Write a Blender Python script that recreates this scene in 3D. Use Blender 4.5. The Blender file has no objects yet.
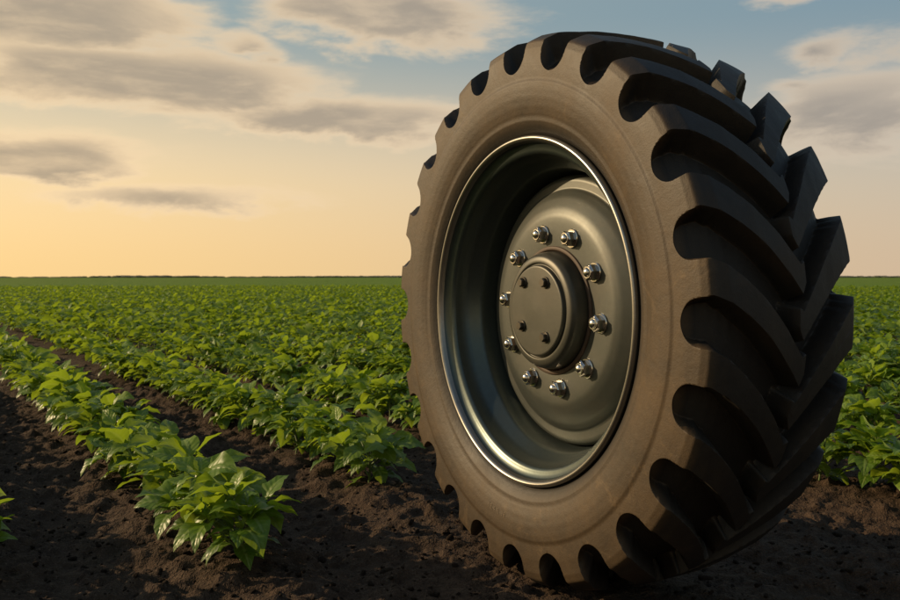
import bpy, math, random
import numpy as np
from mathutils import Vector, Matrix, Euler

random.seed(7)
rng = np.random.default_rng(11)
scene = bpy.context.scene
COL = scene.collection
scene.view_settings.view_transform = 'Standard'
scene.view_settings.look = 'None'
scene.view_settings.exposure = 0
scene.view_settings.gamma = 1

# ------------------------------------------------------------ constants
CAM_H = 0.885
ROW_D = np.array([-0.532, 0.847]); ROW_D /= np.linalg.norm(ROW_D)
ROW_M = np.array([ROW_D[1], -ROW_D[0]])
ROW_SP = 0.82
ROW_0 = 0.035
THETA = math.radians(61)
WC = Vector((0.402, 2.654, 0.786))      # wheel centre
SUN_EL = math.radians(20)
SUN_DIR = Vector((-math.cos(SUN_EL)*0.972, math.cos(SUN_EL)*0.235, math.sin(SUN_EL))).normalized()

# ------------------------------------------------------------ node helpers
class NT:
    def __init__(s, tree):
        s.t = tree; s.n = tree.nodes; s.l = tree.links
    def node(s, typ, **kw):
        nd = s.n.new(typ)
        for k, v in kw.items():
            setattr(nd, k, v)
        return nd
    def put(s, sock, v):
        if v is None: return
        if isinstance(v, bpy.types.NodeSocket): s.l.new(v, sock)
        else:
            if isinstance(v, (tuple, list)) and len(v) == 3 and sock.type == 'RGBA': v = (*v, 1)
            sock.default_value = v
    def math(s, op, a, b=None, c=None, clamp=False):
        nd = s.node('ShaderNodeMath', operation=op); nd.use_clamp = clamp
        s.put(nd.inputs[0], a); s.put(nd.inputs[1], b); s.put(nd.inputs[2], c)
        return nd.outputs[0]
    def noise(s, vec, scale, detail=4, rough=0.55, dist=0.0, out='Fac'):
        nd = s.node('ShaderNodeTexNoise')
        s.put(nd.inputs['Vector'], vec)
        nd.inputs['Scale'].default_value = scale; nd.inputs['Detail'].default_value = detail
        nd.inputs['Roughness'].default_value = rough; nd.inputs['Distortion'].default_value = dist
        return nd.outputs[out]
    def ramp(s, fac, stops, interp='LINEAR'):
        nd = s.node('ShaderNodeValToRGB'); cr = nd.color_ramp; cr.interpolation = interp
        while len(cr.elements) < len(stops): cr.elements.new(0.5)
        for e, (p, c) in zip(cr.elements, stops):
            e.position = p; e.color = (*c, 1) if len(c) == 3 else c
        s.put(nd.inputs[0], fac)
        return nd.outputs[0]
    def mix(s, fac, a, b, blend='MIX'):
        nd = s.node('ShaderNodeMix', data_type='RGBA', blend_type=blend)
        s.put(nd.inputs[0], fac); s.put(nd.inputs[6], a); s.put(nd.inputs[7], b)
        return nd.outputs[2]
    def sstep(s, v, a, b):
        nd = s.node('ShaderNodeMapRange', interpolation_type='SMOOTHSTEP')
        s.put(nd.inputs[0], v); nd.inputs[1].default_value = a; nd.inputs[2].default_value = b
        nd.inputs[3].default_value = 0; nd.inputs[4].default_value = 1
        return nd.outputs[0]
    def comb(s, x, y, z):
        nd = s.node('ShaderNodeCombineXYZ')
        s.put(nd.inputs[0], x); s.put(nd.inputs[1], y); s.put(nd.inputs[2], z)
        return nd.outputs[0]
    def bump(s, h, strength, dist, normal=None):
        nd = s.node('ShaderNodeBump')
        nd.inputs['Strength'].default_value = strength; nd.inputs['Distance'].default_value = dist
        s.put(nd.inputs['Height'], h)
        if normal is not None: s.put(nd.inputs['Normal'], normal)
        return nd.outputs[0]

def new_mat(name):
    m = bpy.data.materials.new(name); m.use_nodes = True
    t = NT(m.node_tree)
    b = t.n['Principled BSDF']
    return m, t, b

# ------------------------------------------------------------ materials
def mat_soil():
    m, t, b = new_mat('soil')
    co = t.node('ShaderNodeTexCoord').outputs['Object']
    n1 = t.noise(co, 1.3, 2); n2 = t.noise(co, 18, 4, 0.68); n3 = t.noise(co, 110, 2, 0.7)
    c = t.ramp(n2, [(0.3, (0.023, 0.0145, 0.0095)), (0.55, (0.060, 0.039, 0.025)), (0.75, (0.100, 0.068, 0.045))])
    c = t.mix(t.math('MULTIPLY', n1, 0.6), c, (0.038, 0.025, 0.017))
    c = t.mix(t.sstep(n3, 0.55, 0.8), c, (0.12, 0.082, 0.056))
    t.put(b.inputs['Base Color'], c)
    b.inputs['Roughness'].default_value = 0.95
    b.inputs['Specular IOR Level'].default_value = 0.15
    h = t.math('ADD', t.math('MULTIPLY', n2, 1.0), t.math('MULTIPLY', n3, 0.30))
    t.put(b.inputs['Normal'], t.bump(h, 1.0, 0.028))
    return m

def mat_leaf():
    m, t, b = new_mat('crop_leaf')
    at = t.node('ShaderNodeAttribute', attribute_name='leafvar'); v = at.outputs['Fac']
    am = t.node('ShaderNodeAttribute', attribute_name='midrib'); mr = am.outputs['Fac']
    ap = t.node('ShaderNodeAttribute', attribute_name='plantvar'); pv = ap.outputs['Fac']
    av = t.node('ShaderNodeAttribute', attribute_name='vein'); ve = av.outputs['Fac']
    wave = t.math('ABSOLUTE', t.math('SUBTRACT', t.math('FRACT', ve), 0.5))
    vein = t.math('SUBTRACT', 1.0, t.sstep(wave, 0.0, 0.16))
    rib = t.sstep(mr, 0.78, 0.96)
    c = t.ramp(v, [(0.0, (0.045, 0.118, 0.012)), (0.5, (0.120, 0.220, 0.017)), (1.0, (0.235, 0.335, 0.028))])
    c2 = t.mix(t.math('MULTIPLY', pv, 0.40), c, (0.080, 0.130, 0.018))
    vr = t.math('MAXIMUM', t.math('MULTIPLY', vein, 0.30), t.math('MULTIPLY', rib, 0.7))
    c4 = t.mix(vr, c2, (0.24, 0.33, 0.09))
    t.put(b.inputs['Base Color'], c4)
    b.inputs['Roughness'].default_value = 0.40
    b.inputs['Specular IOR Level'].default_value = 0.40
    h = t.math('ADD', t.math('MULTIPLY', rib, -0.8), t.math('MULTIPLY', wave, 0.9))
    t.put(b.inputs['Normal'], t.bump(h, 0.5, 0.004))
    tr = t.node('ShaderNodeBsdfTranslucent')
    t.put(tr.inputs[0], t.mix(0.6, c4, (0.38, 0.50, 0.02)))
    mx = t.node('ShaderNodeMixShader'); mx.inputs[0].default_value = 0.46
    t.l.new(b.outputs[0], mx.inputs[1]); t.l.new(tr.outputs[0], mx.inputs[2])
    t.l.new(mx.outputs[0], t.n['Material Output'].inputs[0])
    return m

def mat_stem():
    m, t, b = new_mat('crop_stem')
    b.inputs['Base Color'].default_value = (0.10, 0.15, 0.04, 1); b.inputs['Roughness'].default_value = 0.6
    return m

def mat_field():
    m, t, b = new_mat('distant_crop')
    co = t.node('ShaderNodeTexCoord').outputs['Object']
    n = t.noise(co, 1.2, 5, 0.7); n2 = t.noise(co, 0.02, 3)
    c = t.ramp(n, [(0.35, (0.06, 0.125, 0.010)), (0.6, (0.13, 0.215, 0.018)), (0.8, (0.20, 0.29, 0.03))])
    c = t.mix(t.math('MULTIPLY', n2, 0.4), c, (0.14, 0.17, 0.03))
    t.put(b.inputs['Base Color'], c); b.inputs['Roughness'].default_value = 0.9
    b.inputs['Specular IOR Level'].default_value = 0.1
    t.put(b.inputs['Normal'], t.bump(n, 1.0, 0.3))
    return m

def mat_tyre():
    m, t, b = new_mat('tyre_rubber')
    co = t.node('ShaderNodeTexCoord').outputs['Object']
    sp = t.node('ShaderNodeSeparateXYZ'); t.put(sp.inputs[0], co)
    x, y, z = sp.outputs
    r = t.math('SQRT', t.math('ADD', t.math('MULTIPLY', x, x), t.math('MULTIPLY', z, z)))
    ay = t.math('ABSOLUTE', y)
    n1 = t.noise(co, 4, 5, 0.68); n2 = t.noise(co, 38, 4, 0.7); n3 = t.noise(co, 220, 2, 0.7)
    side = t.sstep(ay, 0.220, 0.247)
    dust = t.math('MULTIPLY', side, t.math('ADD', 0.02, t.math('MULTIPLY', n1, 1.45)), clamp=True)
    lugtop = t.math('MULTIPLY', t.sstep(r, 0.755, 0.79), t.math('MULTIPLY', t.sstep(n1, 0.35, 0.75), 0.28))
    dust = t.math('MAXIMUM', dust, lugtop)
    dust = t.math('MULTIPLY', dust, t.math('ADD', 0.50, t.math('MULTIPLY', n2, 0.7)), clamp=True)
    rub = t.mix(n2, (0.010, 0.0085, 0.007), (0.022, 0.0185, 0.0145))
    dcol = t.mix(n1, (0.036, 0.0225, 0.0098), (0.096, 0.060, 0.027))
    c = t.mix(dust, rub, dcol)
    # scuffs; worn, dusty edges, with the light they catch painted into the colour
    c = t.mix(t.math('MULTIPLY', t.sstep(t.noise(co, 9, 6, 0.75, 1.2), 0.56, 0.74), t.math('MULTIPLY', side, 0.45)), c, (0.15, 0.098, 0.048))
    pt = t.node('ShaderNodeNewGeometry').outputs['Pointiness']
    c = t.mix(t.math('MULTIPLY', t.sstep(pt, 0.515, 0.60), t.math('ADD', 0.15, t.math('MULTIPLY', n2, 0.6)), clamp=True), c, (0.15, 0.105, 0.062))
    t.put(b.inputs['Base Color'], c)
    t.put(b.inputs['Roughness'], t.math('ADD', 0.44, t.math('MULTIPLY', n1, 0.30)))
    b.inputs['Specular IOR Level'].default_value = 0.33
    h = t.math('ADD', t.math('MULTIPLY', n2, 0.7), t.math('MULTIPLY', n3, 0.25))
    t.put(b.inputs['Normal'], t.bump(h, 0.38, 0.004))
    return m

def mat_paint(name, col, met, rough, dirt=0.3, bumpy=0.08):
    m, t, b = new_mat(name)
    co = t.node('ShaderNodeTexCoord').outputs['Object']
    n1 = t.noise(co, 7, 5, 0.7); n2 = t.noise(co, 60, 3, 0.7)
    d = t.math('MULTIPLY', t.sstep(n1, 0.42, 0.75), dirt)
    dark = tuple(v*0.75 for v in col)
    c = t.mix(n2, dark, col)
    c = t.mix(d, c, (0.08, 0.062, 0.042))
    t.put(b.inputs['Base Color'], c)
    b.inputs['Metallic'].default_value = met
    t.put(b.inputs['Roughness'], t.math('ADD', rough - 0.05, t.math('MULTIPLY', n1, 0.16)))
    t.put(b.inputs['Normal'], t.bump(n2, bumpy, 0.002))
    return m

M_SOIL = mat_soil(); M_LEAF = mat_leaf(); M_STEM = mat_stem(); M_FIELD = mat_field(); M_TYRE = mat_tyre()
M_RIM = mat_paint('rim_metal', (0.078, 0.099, 0.094), 0.72, 0.31, 0.15)
M_LIP = mat_paint('rim_lip_bare_metal', (0.36, 0.345, 0.31), 0.92, 0.30, 0.3)
M_DISC = mat_paint('disc_paint', (0.060, 0.066, 0.056), 0.35, 0.43, 0.25)
M_HUB = mat_paint('hub_paint', (0.055, 0.056, 0.045), 0.35, 0.41, 0.28)
M_NUT = mat_paint('nut_steel', (0.62, 0.60, 0.56), 1.0, 0.20, 0.1)
M_DARK = mat_paint('dark_bolt', (0.09, 0.08, 0.065), 0.7, 0.35, 0.2)
M_RUST = mat_paint('grimy_ring', (0.055, 0.034, 0.022), 0.2, 0.6, 0.2)

# ------------------------------------------------------------ mesh helpers
def mesh_from(name, verts, faces, mats, smooth=True):
    me = bpy.data.meshes.new(name)
    verts = np.asarray(verts, dtype=np.float32); faces = np.asarray(faces, dtype=np.int32)
    k = faces.shape[1]
    me.vertices.add(len(verts)); me.vertices.foreach_set('co', verts.ravel())
    me.loops.add(faces.size); me.loops.foreach_set('vertex_index', faces.ravel())
    me.polygons.add(len(faces))
    me.polygons.foreach_set('loop_start', np.arange(0, faces.size, k, dtype=np.int32))
    me.polygons.foreach_set('use_smooth', np.full(len(faces), smooth))
    me.update(calc_edges=True); me.validate()
    for mm in (mats if isinstance(mats, (list, tuple)) else [mats]): me.materials.append(mm)
    return me

def add_obj(name, me, parent=None):
    o = bpy.data.objects.new(name, me); COL.objects.link(o)
    if parent: o.parent = parent
    return o

def lathe(name, prof, mat, parent, segs=192, ang=30):
    """prof: list of (a, r); a = distance towards the front (local -Y)."""
    prof = np.array(prof); n = len(prof)
    ph = np.linspace(0, 2*np.pi, segs, endpoint=False)
    A = np.repeat(prof[:, 0][None], segs, 0); R = np.repeat(prof[:, 1][None], segs, 0)
    X = R*np.cos(ph)[:, None]; Z = R*np.sin(ph)[:, None]; Y = -A
    V = np.stack([X, Y, Z], -1).reshape(-1, 3)
    i = np.arange(segs)[:, None]; j = np.arange(n-1)[None]
    i2 = (i+1) % segs
    F = np.stack([i*n+j, i*n+j+1, i2*n+j+1, i2*n+j], -1).reshape(-1, 4)
    me = mesh_from(name, V, F, mat)
    o = add_obj(name, me, parent)
    me.set_sharp_from_angle(angle=math.radians(ang))
    return o

def rounded(pts, rad=0.004, n=3):
    out = [pts[0]]
    for p0, p1, p2 in zip(pts, pts[1:], pts[2:]):
        p0, p1, p2 = map(np.array, (p0, p1, p2))
        d0 = np.linalg.norm(p0-p1); d2 = np.linalg.norm(p2-p1)
        r = min(rad, d0*0.45, d2*0.45)
        a = p1+(p0-p1)/d0*r; c = p1+(p2-p1)/d2*r
        for t in np.linspace(0, 1, n+1):
            out.append(tuple((1-t)**2*a+2*t*(1-t)*p1+t*t*c))
    out.append(pts[-1])
    return out

# ------------------------------------------------------------ numpy noise
def vnoise(x, y, seed=0):
    xi = np.floor(x).astype(np.int64); yi = np.floor(y).astype(np.int64)
    fx = x-xi; fy = y-yi
    fx = fx*fx*(3-2*fx); fy = fy*fy*(3-2*fy)
    def h(a, b):
        v = (a*374761393+b*668265263+seed*1442695041) & 0xffffffff
        v = ((v ^ (v >> 13))*1274126177) & 0xffffffff
        v = v ^ (v >> 16)
        return (v & 0xffff)/65535.0
    return (h(xi, yi)*(1-fx)+h(xi+1, yi)*fx)*(1-fy)+(h(xi, yi+1)*(1-fx)+h(xi+1, yi+1)*fx)*fy
def fbm(x, y, f, o, seed=0, g=0.5):
    s = 0; a = 1; tot = 0
    for k in range(o):
        s = s+a*vnoise(x*f+17.3*k, y*f-9.1*k, seed+k); tot += a; a *= g; f *= 2.03
    return s/tot

def ground_h(x, y):
    m = x*ROW_M[0]+y*ROW_M[1]
    dist = np.hypot(x, y)
    fade = np.clip(1-(dist-12)/30, 0, 1)
    bed = 0.026*np.cos(2*np.pi*(m-ROW_0)/ROW_SP)
    clod = np.maximum(fbm(x, y, 11, 4, 3, 0.62)-0.47, -0.1)*0.10
    big = (fbm(x, y, 1.1, 3, 9)-0.5)*0.05
    dw = np.hypot(x-WC.x, y-WC.y)
    flat = np.clip((dw-0.35)/0.5, 0.25, 1)
    return (bed*flat+big*flat+clod*(0.5+0.5*flat))*fade - 0.005

# ------------------------------------------------------------ ground
def axis_coords(lo_dense, hi_dense, step, far, g=1.09):
    c = list(np.arange(lo_dense, hi_dense, step))
    s = step; v = c[-1]
    while v < far: s *= g; v += s; c.append(v)
    s = step; v = c[0]; pre = []
    while v > -far: s *= g; v -= s; pre.append(v)
    return np.array(pre[::-1]+c)
gx = axis_coords(-3.2, 3.2, 0.0125, 2500); gy = axis_coords(1.3, 6.5, 0.0125, 2500)
GX, GY = np.meshgrid(gx, gy, indexing='ij')
GZ = ground_h(GX, GY)
V = np.stack([GX, GY, GZ], -1).reshape(-1, 3)
ny = len(gy); i = np.arange(len(gx)-1)[:, None]; j = np.arange(ny-1)[None]
F = np.stack([i*ny+j, (i+1)*ny+j, (i+1)*ny+j+1, i*ny+j+1], -1).reshape(-1, 4)
add_obj('ground', mesh_from('ground', V, F, M_SOIL))

# distant crop canopy (the field beyond the individually built plants)
rr = np.geomspace(58, 2300, 100); aa = np.linspace(math.radians(-85), math.radians(85), 500)
RR, AA = np.meshgrid(rr, aa, indexing='ij')
X = RR*np.sin(AA); Y = RR*np.cos(AA)
Z = 0.18+(fbm(X, Y, 0.9, 3, 21)-0.5)*0.10
Z[0] = 0.0
V = np.stack([X, Y, Z], -1).reshape(-1, 3); ny = len(aa)
i = np.arange(len(rr)-1)[:, None]; j = np.arange(ny-1)[None]
F = np.stack([i*ny+j, i*ny+j+1, (i+1)*ny+j+1, (i+1)*ny+j], -1).reshape(-1, 4)
add_obj('crop_field', mesh_from('crop_field', V, F, M_FIELD))

# distant treeline on the horizon
m_tree, t, b = new_mat('distant_foliage')
co = t.node('ShaderNodeTexCoord').outputs['Object']
t.put(b.inputs['Base Color'], t.mix(t.noise(co, 0.15, 4), (0.035, 0.045, 0.03), (0.07, 0.075, 0.05)))
b.inputs['Roughness'].default_value = 1
verts = []; faces = []
for k in range(2600):
    a = random.uniform(-1.3, 1.3)
    cl = vnoise(np.array([a*9.0]), np.array([3.3]), 5)[0]
    if random.random() > 0.35+cl: continue
    R = random.uniform(1150, 1300)
    cx, cy = R*math.sin(a), R*math.cos(a)
    h = random.uniform(1.2, 2.4)*(0.6+1.3*cl); w = random.uniform(4, 10)
    base = len(verts); n = 7
    for q in range(n):
        th = 2*math.pi*q/n
        for hh, ww in ((0, 0.8), (0.45, 1.0), (0.85, 0.6)):
            verts.append((cx+w*ww*math.cos(th)*random.uniform(.8, 1.2), cy+w*ww*math.sin(th), h*hh*random.uniform(.85, 1.15)))
    verts.append((cx, cy, h)); top = len(verts)-1
    for q in range(n):
        q2 = (q+1) % n
        for l in range(2):
            faces.append((base+q*3+l, base+q2*3+l, base+q2*3+l+1, base+q*3+l+1))
        faces.append((base+q*3+2, base+q2*3+2, top))
me = bpy.data.meshes.new('treeline')
me.from_pydata(verts, [], faces); me.materials.append(m_tree)
add_obj('distant_treeline', me)

# ------------------------------------------------------------ wheel
wheel = bpy.data.objects.new('tractor_wheel', None); COL.objects.link(wheel)
wheel.location = WC; wheel.rotation_euler = (0, 0, -THETA)

NL = 24; PITCH = 2*math.pi/NL; SPP = 96; EDGE = 0.070
keys = [  # Ta, Tr, Ba, Br, lug half width
    (0.000, .803, 0.000, .744, .195),
    (0.040, .8025, 0.040, .743, .200),
    (0.060, .802, 0.060, .742, .203),
    (0.120, .799, 0.118, .737, .213),
    (0.165, .793, 0.160, .729, .222),
    (0.205, .786, 0.184, .719, .232),
    (0.2075, .785, 0.190, .715, .234),
    (0.241, .763, 0.205, .705, .240),
    (0.2435, .760, 0.212, .699, .242),
    (0.2495, .741, 0.220, .693, .250),
    (0.2515, .720, 0.231, .688, 0),
    (0.2530, .704, 0.243, .683, 0),
    (0.2535, .692, 0.250, .680, 0),
    (0.2537, .680, 0.2537, .680, .62),
    (0.2535, .656, 0.2535, .656, .7),
    (0.2556, .653, 0.2556, .653, .7),
    (0.2560, .634, 0.2560, .634, .7),
    (0.2545, .610, 0.2545, .610, .7),
    (0.2500, .585, 0.2500, .585, .7),
    (0.2430, .562, 0.2430, .562, .7),
    (0.2385, .553, 0.2385, .553, .7),
    (0.2398, .547, 0.2398, .547, .7),
    (0.2330, .533, 0.2330, .533, .7),
    (0.2230, .517, 0.2230, .517, .7),
    (0.2100, .505, 0.2100, .505, .7),
    (0.1950, .498, 0.1950, .498, .7)]
sub = [16, 4, 10, 8, 8, 1, 7, 1, 5, 8, 8, 9, 12, 3, 1, 3, 4, 4, 4, 1, 1, 3, 3, 3, 2]
half = []
for kk, (k0, k1) in enumerate(zip(keys, keys[1:])):
    for q in range(sub[kk]):
        tt = q/sub[kk]; half.append([k0[c]*(1-tt)+k1[c]*tt for c in range(5)])
half.append(list(keys[-1]))
half = np.array(half)
# rounded (U-shaped) ends of the gaps on the side wall
qq = np.clip((0.741-half[:, 1])/0.061, 0, 1)
ubase = (half[:, 1] <= 0.741) & (half[:, 1] >= 0.680)
half[:, 4] = np.where(ubase, 0.5-0.25*np.sqrt(np.clip(1-qq**2.2, 0, 1))+EDGE*0.55*qq**4, half[:, 4])
full = []
for row in half[::-1][:-1]:
    f = min(1, abs(row[0])/0.2)
    full.append([-row[0], row[1], -(row[2]+0.012*f if row[0]-row[2] > 0.012 else row[2]), row[3]+(0.006*f if row[1]-row[3] > 0.01 else 0), row[4]+0.055*f])
for row in half: full.append(list(row))
full = np.array(full)       # from back (-) to front (+)
ns = len(full); NP = NL*SPP
u = np.clip((0.235-np.abs(full[:, 0]))/0.235, 0, 1)
skew = 0.275*(0.60*u+0.40*u**2)
pj = np.arange(NP)/SPP      # in pitches
def lugmask(phase, a, hw, sgn):
    p = (pj[:, None]+phase) % 1.0
    d = np.abs(p-0.5)
    a = a*sgn
    nose = np.clip((a+0.022)/0.026, 0, 1)
    h = np.where(a < 0.006, hw*(1-(1-nose)**2)**0.5, hw)
    mk = np.clip((h[None]-d)/EDGE+0.5, 0, 1)
    mk = mk*np.clip((a+0.022)/0.008, 0, 1)[None]
    mk = np.where(mk < 0.45, mk*mk/0.45, mk)    # crisp top edge, filleted foot
    return mk
mask = np.maximum(lugmask(0.0, full[:, 0], full[:, 4], 1), lugmask(0.5, full[:, 0], full[:, 4], -1))
phi = 2*np.pi*pj[:, None]/NL - skew[None] 
A = full[:, 2][None]*(1-mask)+full[:, 0][None]*mask
A = np.where(A < 0, A*0.93, A)
R = full[:, 3][None]*(1-mask)+full[:, 1][None]*mask
wob = (fbm(phi*9+full[:, 0][None]*0, np.repeat(full[:, 0][None]*20, NP, 0), 1.0, 3, 31)-0.5)*0.003
R = R+wob*np.clip((R-0.66)/0.05, 0, 1)
Vt = np.stack([R*np.cos(phi), -A, R*np.sin(phi)], -1).reshape(-1, 3)
i = np.arange(NP)[:, None]; j = np.arange(ns-1)[None]; i2 = (i+1) % NP
F = np.stack([i*ns+j, i*ns+j+1, i2*ns+j+1, i2*ns+j], -1).reshape(-1, 4)
tme = mesh_from('tyre', Vt, F, M_TYRE)
tme.set_sharp_from_angle(angle=math.radians(42))
tyre = add_obj('tyre', tme, wheel)

# faint size marking moulded into the side wall
prof_r = np.array([k[1] for k in keys[14:]])[::-1]; prof_a = np.array([k[0] for k in keys[14:]])[::-1]
def emboss(name, text, mid_deg, rad, size, flip):
    cu = bpy.data.curves.new(name, 'FONT'); cu.body = text; cu.size = size; cu.extrude = 0.0007; cu.align_x = 'CENTER'; cu.space_character = 1.15
    tmp = bpy.data.objects.new('tmp', cu); COL.objects.link(tmp)
    dg = bpy.context.evaluated_depsgraph_get()
    me = bpy.data.meshes.new_from_object(tmp.evaluated_get(dg)); bpy.data.objects.remove(tmp)
    for v in me.vertices:
        x, y, z = v.co
        th = math.radians(mid_deg)+(x/rad if flip else -x/rad)
        r = rad+(-y if flip else y)
        a = float(np.interp(r, prof_r, prof_a))+0.0002+z
        v.co = (r*math.cos(th), -a, r*math.sin(th))
    me.materials.clear(); me.materials.append(M_TYRE)
    add_obj(name, me, wheel)
emboss('size_marking', '18.4 R 38', 262, 0.612, 0.022, True)

# rim: rolled lip + deep barrel
lip = rounded([(0.200, .502), (0.222, .5065), (0.231, .503), (0.233, .497), (0.228, .490), (0.215, .486)], 0.004)
lathe('rim_lip', lip, M_LIP, wheel, 256, 50)
barrel = rounded([(0.215, .487), (0.207, .484), (0.200, .474), (0.196, .462), (0.188, .455), (0.165, .452), (0.145, .446),
                  (0.120, .430), (0.105, .420), (0.070, .415), (0.045, .410), (0.02, .405), (-0.02, .402), (-0.10, .405),
                  (-0.14, .43), (-0.17, .47), (-0.195, .505)], 0.012, 5)
lathe('rim_barrel', barrel, M_RIM, wheel, 256, 40)
disc = rounded([(0.000, .406), (0.046, .404), (0.058, .398), (0.064, .388), (0.064, .362), (0.072, .355), (0.086, .338), (0.104, .304), (0.111, .282),
                (0.112, .264), (0.112, .185), (0.102, .182), (0.102, .10)], 0.008, 4)
lathe('wheel_disc', disc, M_DISC, wheel, 256, 35)
HB = -0.066
def sh(l, d): return [(a+d, r) for a, r in l]
lathe('hub_ring', rounded([(0.104, .192), (0.116, .191), (0.118, .187), (0.118, .180), (0.10, .17)], 0.002), M_RUST, wheel, 192, 35)
hub = rounded(sh([(0.160, .176), (0.195, .174), (0.216, .169), (0.228, .160), (0.231, .148), (0.231, .141), (0.226, .139), (0.226, .135),
               (0.237, .133), (0.239, .129), (0.239, .06), (0.240, 0.0)], HB), 0.005, 4)
lathe('hub', hub, M_HUB, wheel, 192, 35)

def prism(bmv, bmf, cx, cz, a0, a1, r, n, rot=0, bev=0.0):
    rings = [(a0, r), (a1-bev, r), (a1, r-bev)]
    base = len(bmv)
    for a, q in rings:
        for k in range(n):
            th = rot+2*math.pi*k/n
            bmv.append((cx+q*math.cos(th), -a, cz+q*math.sin(th)))
    for l in range(2):
        for k in range(n):
            bmf.append((base+l*n+k, base+l*n+(k+1) % n, base+(l+1)*n+(k+1) % n, base+(l+1)*n+k))
    bmf.append(tuple(base+2*n+k for k in range(n)))
def dome(bmv, bmf, cx, cz, a0, h, r, n=20, rings=5):
    base = len(bmv)
    for l in range(rings):
        f = l/rings*math.pi/2
        for k in range(n):
            th = 2*math.pi*k/n
            bmv.append((cx+r*math.cos(f)*math.cos(th), -(a0+h*math.sin(f)), cz+r*math.cos(f)*math.sin(th)))
    bmv.append((cx, -(a0+h), cz)); top = len(bmv)-1
    for l in range(rings-1):
        for k in range(n):
            bmf.append((base+l*n+k, base+l*n+(k+1) % n, base+(l+1)*n+(k+1) % n, base+(l+1)*n+k))
    for k in range(n): bmf.append((base+(rings-1)*n+k, base+(rings-1)*n+(k+1) % n, top))
vs, fs = [], []
for k in range(10):
    th = math.radians(101-36*k); cx, cz = 0.231*math.cos(th), 0.231*math.sin(th)
    prism(vs, fs, cx, cz, 0.110, 0.118, 0.0285, 28, 0, 0.002)
    prism(vs, fs, cx, cz, 0.117, 0.139, 0.0235, 6, random.random(), 0.003)
    prism(vs, fs, cx, cz, 0.138, 0.142, 0.0185, 24, 0, 0.002)
    dome(vs, fs, cx, cz, 0.141, 0.009, 0.0135)
me = bpy.data.meshes.new('wheel_nuts'); me.from_pydata(vs, [], fs); me.materials.append(M_NUT)
me.polygons.foreach_set('use_smooth', [True]*len(me.polygons)); me.set_sharp_from_angle(angle=math.radians(28))
add_obj('wheel_nuts', me, wheel)
vs, fs = [], []
for (cx, cz) in ((-0.062, 0.083), (0.052, 0.083), (-0.068, -0.047), (0.052, -0.075)):
    prism(vs, fs, cx, cz, 0.238+HB, 0.243+HB, 0.0175, 24, 0, 0.001)
    prism(vs, fs, cx, cz, 0.242+HB, 0.254+HB, 0.0135, 6, random.random(), 0.002)
me = bpy.data.meshes.new('hub_cap_bolts'); me.from_pydata(vs, [], fs); me.materials.append(M_DARK)
me.polygons.foreach_set('use_smooth', [True]*len(me.polygons)); me.set_sharp_from_angle(angle=math.radians(28))
add_obj('hub_cap_bolts', me, wheel)

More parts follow.
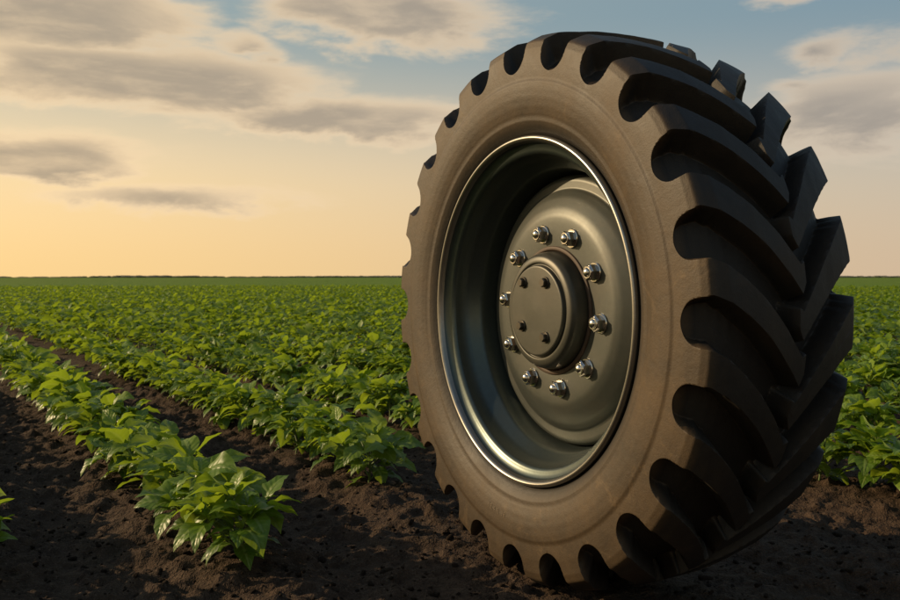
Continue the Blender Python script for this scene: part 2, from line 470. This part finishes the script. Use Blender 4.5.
# ------------------------------------------------------------ plants
def plant_data(seed, lod=0):
    r = random.Random(seed)
    V = []; F = []; mi = []; var = []; mid = []; ven = []
    def leaf(base, yaw, pitch, L, W, droop, lv, roll):
        if lod == 0:
            nu, nv = 8, 6
            prof = [0.05, 0.52, 0.86, 1.0, 0.96, 0.80, 0.55, 0.27, 0.0]
        else:
            nu, nv = 3, 2
            prof = [0.0, 1.0, 0.8, 0.0]
        b0 = len(V)
        pos = Vector(base); ang = pitch
        step = L/nu
        side0 = Vector((-math.sin(yaw), math.cos(yaw), 0))
        wav = r.uniform(0, 6)
        for a in range(nu+1):
            d = Vector((math.cos(yaw)*math.cos(ang), math.sin(yaw)*math.cos(ang), math.sin(ang)))
            up = side0.cross(d)*-1
            sd = (side0*math.cos(roll)+up*math.sin(roll))
            up2 = d.cross(sd)
            if up2.z < 0: up2 = -up2
            w = W*0.5*prof[a]
            for c in range(nv+1):
                s = (c/nv-0.5)*2
                fold = 0.34*abs(s)*w - 0.16*w*s*s + 0.17*w*math.sin(wav+a*1.9+s*2)*abs(s)
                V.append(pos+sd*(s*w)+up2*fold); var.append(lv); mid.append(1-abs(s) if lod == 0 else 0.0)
                ven.append(a*0.85-abs(s)*1.3+6 if lod == 0 else 0.0)
            pos = pos+d*step; ang -= droop/nu
        for a in range(nu):
            for c in range(nv):
                q = b0+a*(nv+1)+c
                F.append((q, q+1, q+nv+2, q+nv+1)); mi.append(0)
    def tube(p0, p1, r0, r1):
        b0 = len(V); d = (Vector(p1)-Vector(p0)).normalized()
        x = d.orthogonal().normalized(); y = d.cross(x); K = 5 if lod == 0 else 3
        for p, rr_ in ((Vector(p0), r0), (Vector(p1), r1)):
            for k in range(K):
                th = 2*math.pi*k/K
                V.append(p+x*rr_*math.cos(th)+y*rr_*math.sin(th)); var.append(0.5); mid.append(0); ven.append(0)
        for k in range(K):
            F.append((b0+k, b0+(k+1) % K, b0+K+(k+1) % K, b0+K+k)); mi.append(1)
    H = r.uniform(0.17, 0.22)
    nb = r.randint(8, 9) if lod == 0 else 6
    heads = [((0, 0, H), 0, 1.35, 1.0)]
    tube((0, 0, -0.03), (0, 0, H), 0.006, 0.004)
    for k in range(nb):
        yaw = k*2.4+r.uniform(-.4, .4); z0 = 0.02+0.10*k/nb
        el = r.uniform(0.40, 1.05); L = r.uniform(0.08, 0.15)
        p1 = Vector((math.cos(yaw)*math.cos(el)*L, math.sin(yaw)*math.cos(el)*L, z0+math.sin(el)*L))
        if lod == 0: tube((0, 0, z0), p1, 0.004, 0.0025)
        heads.append((p1, yaw, el, p1.z/H))
    for (p, yaw, el, hz) in heads:
        nl = r.randint(4, 6) if lod == 0 else 5
        for q in range(nl):
            ly = yaw+(q-(nl-1)/2)*1.0+r.uniform(-.35, .35) if el < 1.2 else q*2*math.pi/nl+r.uniform(-.3, .3)
            pt = r.uniform(0.05, 0.85) if el < 1.2 else r.uniform(0.3, 1.1)
            L = r.uniform(0.085, 0.165); pl = r.uniform(0.015, 0.035)
            b0 = Vector(p)
            b1 = b0+Vector((math.cos(ly)*math.cos(pt), math.sin(ly)*math.cos(pt), math.sin(pt)))*pl
            if lod == 0: tube(b0, b1, 0.0018, 0.0013)
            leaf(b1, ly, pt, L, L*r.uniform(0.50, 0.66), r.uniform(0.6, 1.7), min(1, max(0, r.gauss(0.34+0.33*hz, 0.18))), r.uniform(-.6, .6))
        for q in range(3 if lod == 0 else 0):
            ly = r.uniform(0, 6.28)
            leaf(Vector(p), ly, r.uniform(0.8, 1.3), r.uniform(0.035, 0.06), 0.022, 0.4, 0.95, r.uniform(-.3, .3))
    for q in range(8 if lod == 0 else 4):   # low old leaves
        ly = r.uniform(0, 6.28); rad = r.uniform(0.01, 0.05)
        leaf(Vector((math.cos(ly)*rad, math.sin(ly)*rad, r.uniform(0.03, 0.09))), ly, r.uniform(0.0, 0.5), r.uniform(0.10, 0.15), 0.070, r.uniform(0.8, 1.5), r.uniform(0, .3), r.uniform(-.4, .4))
    pv = r.random()
    return [np.array([tuple(v) for v in V]), np.array(F), np.array(mi), np.array(var), np.array(mid), np.full(len(V), pv), np.array(ven)]

def plant_mesh(name, dat):
    V, F, mi, var, mid, pv, ven = dat
    me = mesh_from(name, V, F, [M_LEAF, M_STEM])
    me.polygons.foreach_set('material_index', mi.astype(np.int32))
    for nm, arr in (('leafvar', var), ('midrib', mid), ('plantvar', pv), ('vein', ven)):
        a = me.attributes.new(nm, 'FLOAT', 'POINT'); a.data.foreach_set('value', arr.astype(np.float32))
    return me

def instancer(name, src_meshes, pts, rots, scls, idx=None):
    coll = bpy.data.collections.new(name+'_source')
    for k, me in enumerate(src_meshes):
        coll.objects.link(bpy.data.objects.new(f'{name}_variant_{k:02d}', me))
    pm = bpy.data.meshes.new(name)
    pm.vertices.add(len(pts)); pm.vertices.foreach_set('co', np.asarray(pts, dtype=np.float32).ravel())
    a = pm.attributes.new('rot', 'FLOAT_VECTOR', 'POINT'); a.data.foreach_set('vector', np.asarray(rots, dtype=np.float32).ravel())
    a = pm.attributes.new('scl', 'FLOAT_VECTOR', 'POINT'); a.data.foreach_set('vector', np.asarray(scls, dtype=np.float32).ravel())
    if idx is None: idx = rng.integers(0, len(src_meshes), len(pts))
    a = pm.attributes.new('idx', 'INT', 'POINT'); a.data.foreach_set('value', idx.astype(np.int32))
    o = add_obj(name, pm)
    ng = bpy.data.node_groups.new(name, 'GeometryNodeTree')
    ng.interface.new_socket('Geometry', in_out='INPUT', socket_type='NodeSocketGeometry')
    ng.interface.new_socket('Geometry', in_out='OUTPUT', socket_type='NodeSocketGeometry')
    N = ng.nodes; Lk = ng.links
    gi = N.new('NodeGroupInput'); go = N.new('NodeGroupOutput')
    iop = N.new('GeometryNodeInstanceOnPoints'); ci = N.new('GeometryNodeCollectionInfo')
    ci.inputs['Collection'].default_value = coll
    ci.inputs['Separate Children'].default_value = True; ci.inputs['Reset Children'].default_value = True
    def na(nm, dt):
        q = N.new('GeometryNodeInputNamedAttribute'); q.data_type = dt; q.inputs['Name'].default_value = nm
        return q.outputs['Attribute']
    Lk.new(gi.outputs[0], iop.inputs['Points']); Lk.new(ci.outputs[0], iop.inputs['Instance'])
    iop.inputs['Pick Instance'].default_value = True
    Lk.new(na('idx', 'INT'), iop.inputs['Instance Index'])
    Lk.new(na('rot', 'FLOAT_VECTOR'), iop.inputs['Rotation'])
    Lk.new(na('scl', 'FLOAT_VECTOR'), iop.inputs['Scale'])
    Lk.new(iop.outputs[0], go.inputs[0])
    md = o.modifiers.new('instances', 'NODES'); md.node_group = ng
    return o

near_dat = [plant_data(100+k) for k in range(9)]
far_dat = [plant_data(300+k, 1) for k in range(6)]
# blocks of far crop: BR rows x BL metres, local +X runs along the row
BR, BL = 3, 3.3
def block_data(seed):
    r = np.random.default_rng(seed)
    parts = []; off = 0
    for row in range(BR):
        x = -BL/2+0.1
        while x < BL/2:
            V, F, mi, var, mid, pv, ven = far_dat[r.integers(0, 6)]
            a = r.uniform(0, 6.28); s = r.uniform(0.85, 1.25)
            ca, sa = math.cos(a)*s, math.sin(a)*s
            W = np.stack([V[:, 0]*ca-V[:, 1]*sa+x+r.normal(0, .03), V[:, 0]*sa+V[:, 1]*ca+(row-(BR-1)/2)*ROW_SP+r.normal(0, .03), V[:, 2]*s*1.0], -1)
            parts.append((W, F+off, mi, np.clip(var+r.normal(0, 0.08), 0, 1), mid, np.full(len(V), r.random()), ven))
            off += len(V); x += 0.29*r.uniform(0.85, 1.15)
    return [np.concatenate([p[k] for p in parts]) for k in range(7)]

plant_pts = []; block_pts = []
t_edges = np.arange(-3.3, 78, BL)
for rg in range(-20, 40):
    for tt in t_edges:
        mc = ROW_0+(rg*BR+(BR-1)/2)*ROW_SP; tc = tt+BL/2
        cx = mc*ROW_M[0]+tc*ROW_D[0]; cy = mc*ROW_M[1]+tc*ROW_D[1]
        d = math.hypot(cx, cy)
        if d > 62: continue
        if d > 13.5:
            if cy > 0 and abs(math.atan2(cx, cy)) < 0.72: block_pts.append((cx, cy))
            continue
        for q in range(BR):
            rk = rg*BR+q; m = ROW_0+rk*ROW_SP
            tpos = tt+random.uniform(0, 0.1)
            while tpos < tt+BL-0.08:
                x = m*ROW_M[0]+tpos*ROW_D[0]; y = m*ROW_M[1]+tpos*ROW_D[1]
                tpos += 0.25*random.uniform(0.8, 1.2)
                if y < 0.6: continue
                plant_pts.append((x, y, rk))
def keep(p):
    x, y, rk = p
    if rk <= 1: 
        if rk == 1 and y < 2.42: return False
        if rk == 0 and y < 2.3: return False
        if rk < 0 and y < 1.2: return False
        return True
    if rk == 2: return x < -0.34
    if rk == 3: return x < 0.12
    if rk == 4: return not (x > 2.05)
    return True
plant_pts = [p for p in plant_pts if keep(p)]
P = np.array([(p[0], p[1]) for p in plant_pts])
P = P+rng.normal(0, 0.018, P.shape)
dist = np.hypot(P[:, 0], P[:, 1])
pos = np.column_stack([P, ground_h(P[:, 0], P[:, 1])-0.005])
n = len(P)
rots = np.column_stack([rng.normal(0, .12, n), rng.normal(0, .12, n), rng.uniform(0, 6.28, n)])
s = rng.uniform(0.74, 1.02, n)
scl = np.column_stack([s, s, s*rng.uniform(0.98, 1.14, n)])
idx = np.where(dist < 9, rng.integers(0, 9, n), 9+rng.integers(0, 6, n))
# one more plant of the next row, reaching in at the left of the view
ex = np.array([[-1.40, 2.42]])
pos = np.concatenate([pos, np.column_stack([ex, ground_h(ex[:, 0], ex[:, 1])])])
rots = np.concatenate([rots, [[0.05, 0.0, 1.3]]]); scl = np.concatenate([scl, [[0.85, 0.85, 0.9]]]); idx = np.concatenate([idx, [3]])
srcs = [plant_mesh(f'crop_plant_{k}', d) for k, d in enumerate(near_dat+far_dat)]
NB0 = len(srcs)
srcs += [plant_mesh(f'crop_block_{k}', block_data(700+k)) for k in range(7)]
B = np.array(block_pts); nb = len(B)
bang = math.atan2(ROW_D[1], ROW_D[0])
pos = np.concatenate([pos, np.column_stack([B, ground_h(B[:, 0], B[:, 1])*0])])
rots = np.concatenate([rots, np.column_stack([np.zeros(nb), np.zeros(nb), bang+math.pi*rng.integers(0, 2, nb)])])
scl = np.concatenate([scl, np.ones((nb, 3))])
idx = np.concatenate([idx, NB0+rng.integers(0, 7, nb)])
instancer('crop_plants', srcs, pos, rots, scl, idx)

# soil clods
def clod(seed):
    import bmesh
    bm = bmesh.new(); bmesh.ops.create_icosphere(bm, subdivisions=2, radius=1)
    r = random.Random(seed)
    ax = [Vector((r.gauss(0, 1), r.gauss(0, 1), r.gauss(0, 1))).normalized() for _ in range(7)]
    am = [r.uniform(0.1, 0.35) for _ in ax]
    for v in bm.verts:
        k = 1+sum(a_*(abs(v.co.dot(q))-0.5) for q, a_ in zip(ax, am))+r.uniform(-.07, .07)
        v.co = Vector((v.co.x*k, v.co.y*k*0.85, v.co.z*k*0.65))
    me = bpy.data.meshes.new('clod'); bm.to_mesh(me); bm.free(); me.materials.append(M_SOIL)
    me.polygons.foreach_set('use_smooth', [True]*len(me.polygons))
    return me
nc = 20000
y = 1.2+7.5*rng.random(nc)**1.6; x = rng.uniform(-1, 1, nc)*(0.7*y+0.8)
cs = 0.0022+0.0070*rng.random(nc)**3+0.012*rng.random(nc)**18
z = ground_h(x, y)+cs*0.2
instancer('soil_clods', [clod(k) for k in range(5)], np.column_stack([x, y, z]),
          rng.uniform(0, 6.28, (nc, 3))*np.array([0.1, 0.1, 1]), np.repeat(cs[:, None], 3, 1))

# ------------------------------------------------------------ world
w = bpy.data.worlds.new('World'); scene.world = w; w.use_nodes = True
t = NT(w.node_tree)
bg = t.n['Background']
sky = t.node('ShaderNodeTexSky', sky_type='NISHITA'); sky.sun_disc = False
sky.sun_elevation = SUN_EL
sky.sun_rotation = math.atan2(SUN_DIR.x, SUN_DIR.y)
sky.air_density = 1.6; sky.dust_density = 3.0; sky.ozone_density = 1.2
dirv = t.node('ShaderNodeTexCoord').outputs['Generated']
sp = t.node('ShaderNodeSeparateXYZ'); t.put(sp.inputs[0], dirv)
dx, dy, dz = sp.outputs
az = t.math('ARCTAN2', dx, dy); el = t.math('ARCSINE', dz)
# evening haze: warm towards the sun (left), cool to the right and overhead
hf = t.sstep(az, -0.75, 0.75)
hor = t.mix(hf, (9.6, 6.4, 2.6), (5.8, 4.4, 3.1))
low = t.mix(hf, (8.5, 6.2, 3.4), (4.6, 4.1, 3.5))
top = t.mix(hf, (2.75, 3.3, 3.2), (1.65, 2.5, 3.1))
zen = (1.1, 1.7, 2.6)
g = t.mix(t.sstep(el, -0.02, 0.15), hor, low)
g = t.mix(t.sstep(el, 0.09, 0.29), g, top)
g = t.mix(t.sstep(el, 0.3, 1.1), g, zen)
base = t.mix(0.85, sky.outputs[0], g)
# clouds, laid out by compass direction and elevation
n1 = t.noise(t.comb(t.math('MULTIPLY', az, 5.0), t.math('MULTIPLY', el, 13.0), 0.0), 1.0, 7, 0.60, 0.3)
n2 = t.noise(t.comb(t.math('MULTIPLY', az, 4.0), t.math('MULTIPLY', el, 16.0), 3.0), 2.0, 6, 0.62, 0.2)
n0 = t.noise(t.comb(t.math('MULTIPLY', az, 3.0), t.math('MULTIPLY', el, 7.0), 7.0), 1.5, 2, 0.5, 0.0)
azw = t.math('ADD', az, t.math('MULTIPLY', t.math('SUBTRACT', n0, 0.5), 0.30))
elw = t.math('ADD', el, t.math('MULTIPLY', t.math('SUBTRACT', n1, 0.5), 0.07))
def pxa(x): return math.atan((x-450)/875)
def pye(y): return math.atan((277-y)/900)
clouds = [(-10, 30, 220, 66, 1.3), (150, 86, 210, 40, 1.25), (330, 116, 165, 26, 1.2), (30, 165, 160, 26, 1.2), (170, 198, 130, 14, .8),
          (405, 5, 145, 44, 1.15), (890, 122, 130, 40, 1.05), (820, 95, 60, 10, .6), (835, 62, 50, 14, .8), (870, 5, 80, 18, 1.0),
          (1150, 60, 220, 40, 1.0), (-200, 60, 260, 60, 1.0), (-150, 160, 250, 20, .8), (262, 48, 50, 18, .7)]
acc = None
for (cx, cy, rx, ry, am) in clouds:
    a = t.math('DIVIDE', t.math('SUBTRACT', azw, pxa(cx)), rx/875)
    e = t.math('DIVIDE', t.math('SUBTRACT', elw, pye(cy)), ry/875)
    d = t.math('SQRT', t.math('ADD', t.math('MULTIPLY', a, a), t.math('MULTIPLY', e, e)))
    q = t.math('MULTIPLY', t.math('SUBTRACT', 1.0, d), am)
    acc = q if acc is None else t.math('MAXIMUM', acc, q)
acc = t.math('MAXIMUM', acc, -0.9)
gen = t.math('MULTIPLY', t.sstep(el, 0.38, 0.7), 0.35)
acc = t.math('MAXIMUM', acc, t.math('SUBTRACT', gen, 0.55))
dens = t.math('ADD', t.math('MULTIPLY', acc, 1.12), t.math('MULTIPLY', t.math('SUBTRACT', n1, 0.5), 1.6))
dens = t.math('ADD', dens, t.math('MULTIPLY', t.math('SUBTRACT', n2, 0.5), 1.2))
alpha = t.sstep(dens, -0.14, 0.58)
thick = t.sstep(dens, 0.14, 0.95)
lit = t.mix(hf, (8.4, 6.2, 3.7), (5.3, 4.5, 3.6))
shade = t.mix(hf, (3.6, 2.85, 2.0), (2.9, 2.6, 2.3))
cc = t.mix(thick, lit, shade)
cc = t.mix(t.sstep(n2, 0.42, 0.74), cc, t.mix(0.45, cc, lit))
fin = t.mix(t.math('MULTIPLY', alpha, 0.90), base, cc)
# below the horizon: dull earth
fin = t.mix(t.sstep(el, -0.01, -0.05), fin, (0.5, 0.45, 0.3))
t.put(bg.inputs[0], fin); bg.inputs[1].default_value = 0.122

# ------------------------------------------------------------ sun
sl = bpy.data.lights.new('sun', 'SUN'); sl.energy = 5.0; sl.angle = math.radians(0.6); sl.color = (1.0, 0.73, 0.42)
so = bpy.data.objects.new('sun', sl); COL.objects.link(so)
so.rotation_euler = SUN_DIR.to_track_quat('Z', 'Y').to_euler(); so.location = SUN_DIR*20

# ------------------------------------------------------------ camera
cam = bpy.data.cameras.new('camera'); co_ = bpy.data.objects.new('camera', cam); COL.objects.link(co_)
cam.sensor_width = 36; cam.lens = 35; cam.clip_end = 5000; cam.clip_start = 0.05
co_.location = (0, 0, CAM_H); co_.rotation_euler = (math.radians(90-1.5), 0, 0)
cam.dof.use_dof = True; cam.dof.focus_distance = 2.5; cam.dof.aperture_fstop = 9
scene.camera = co_
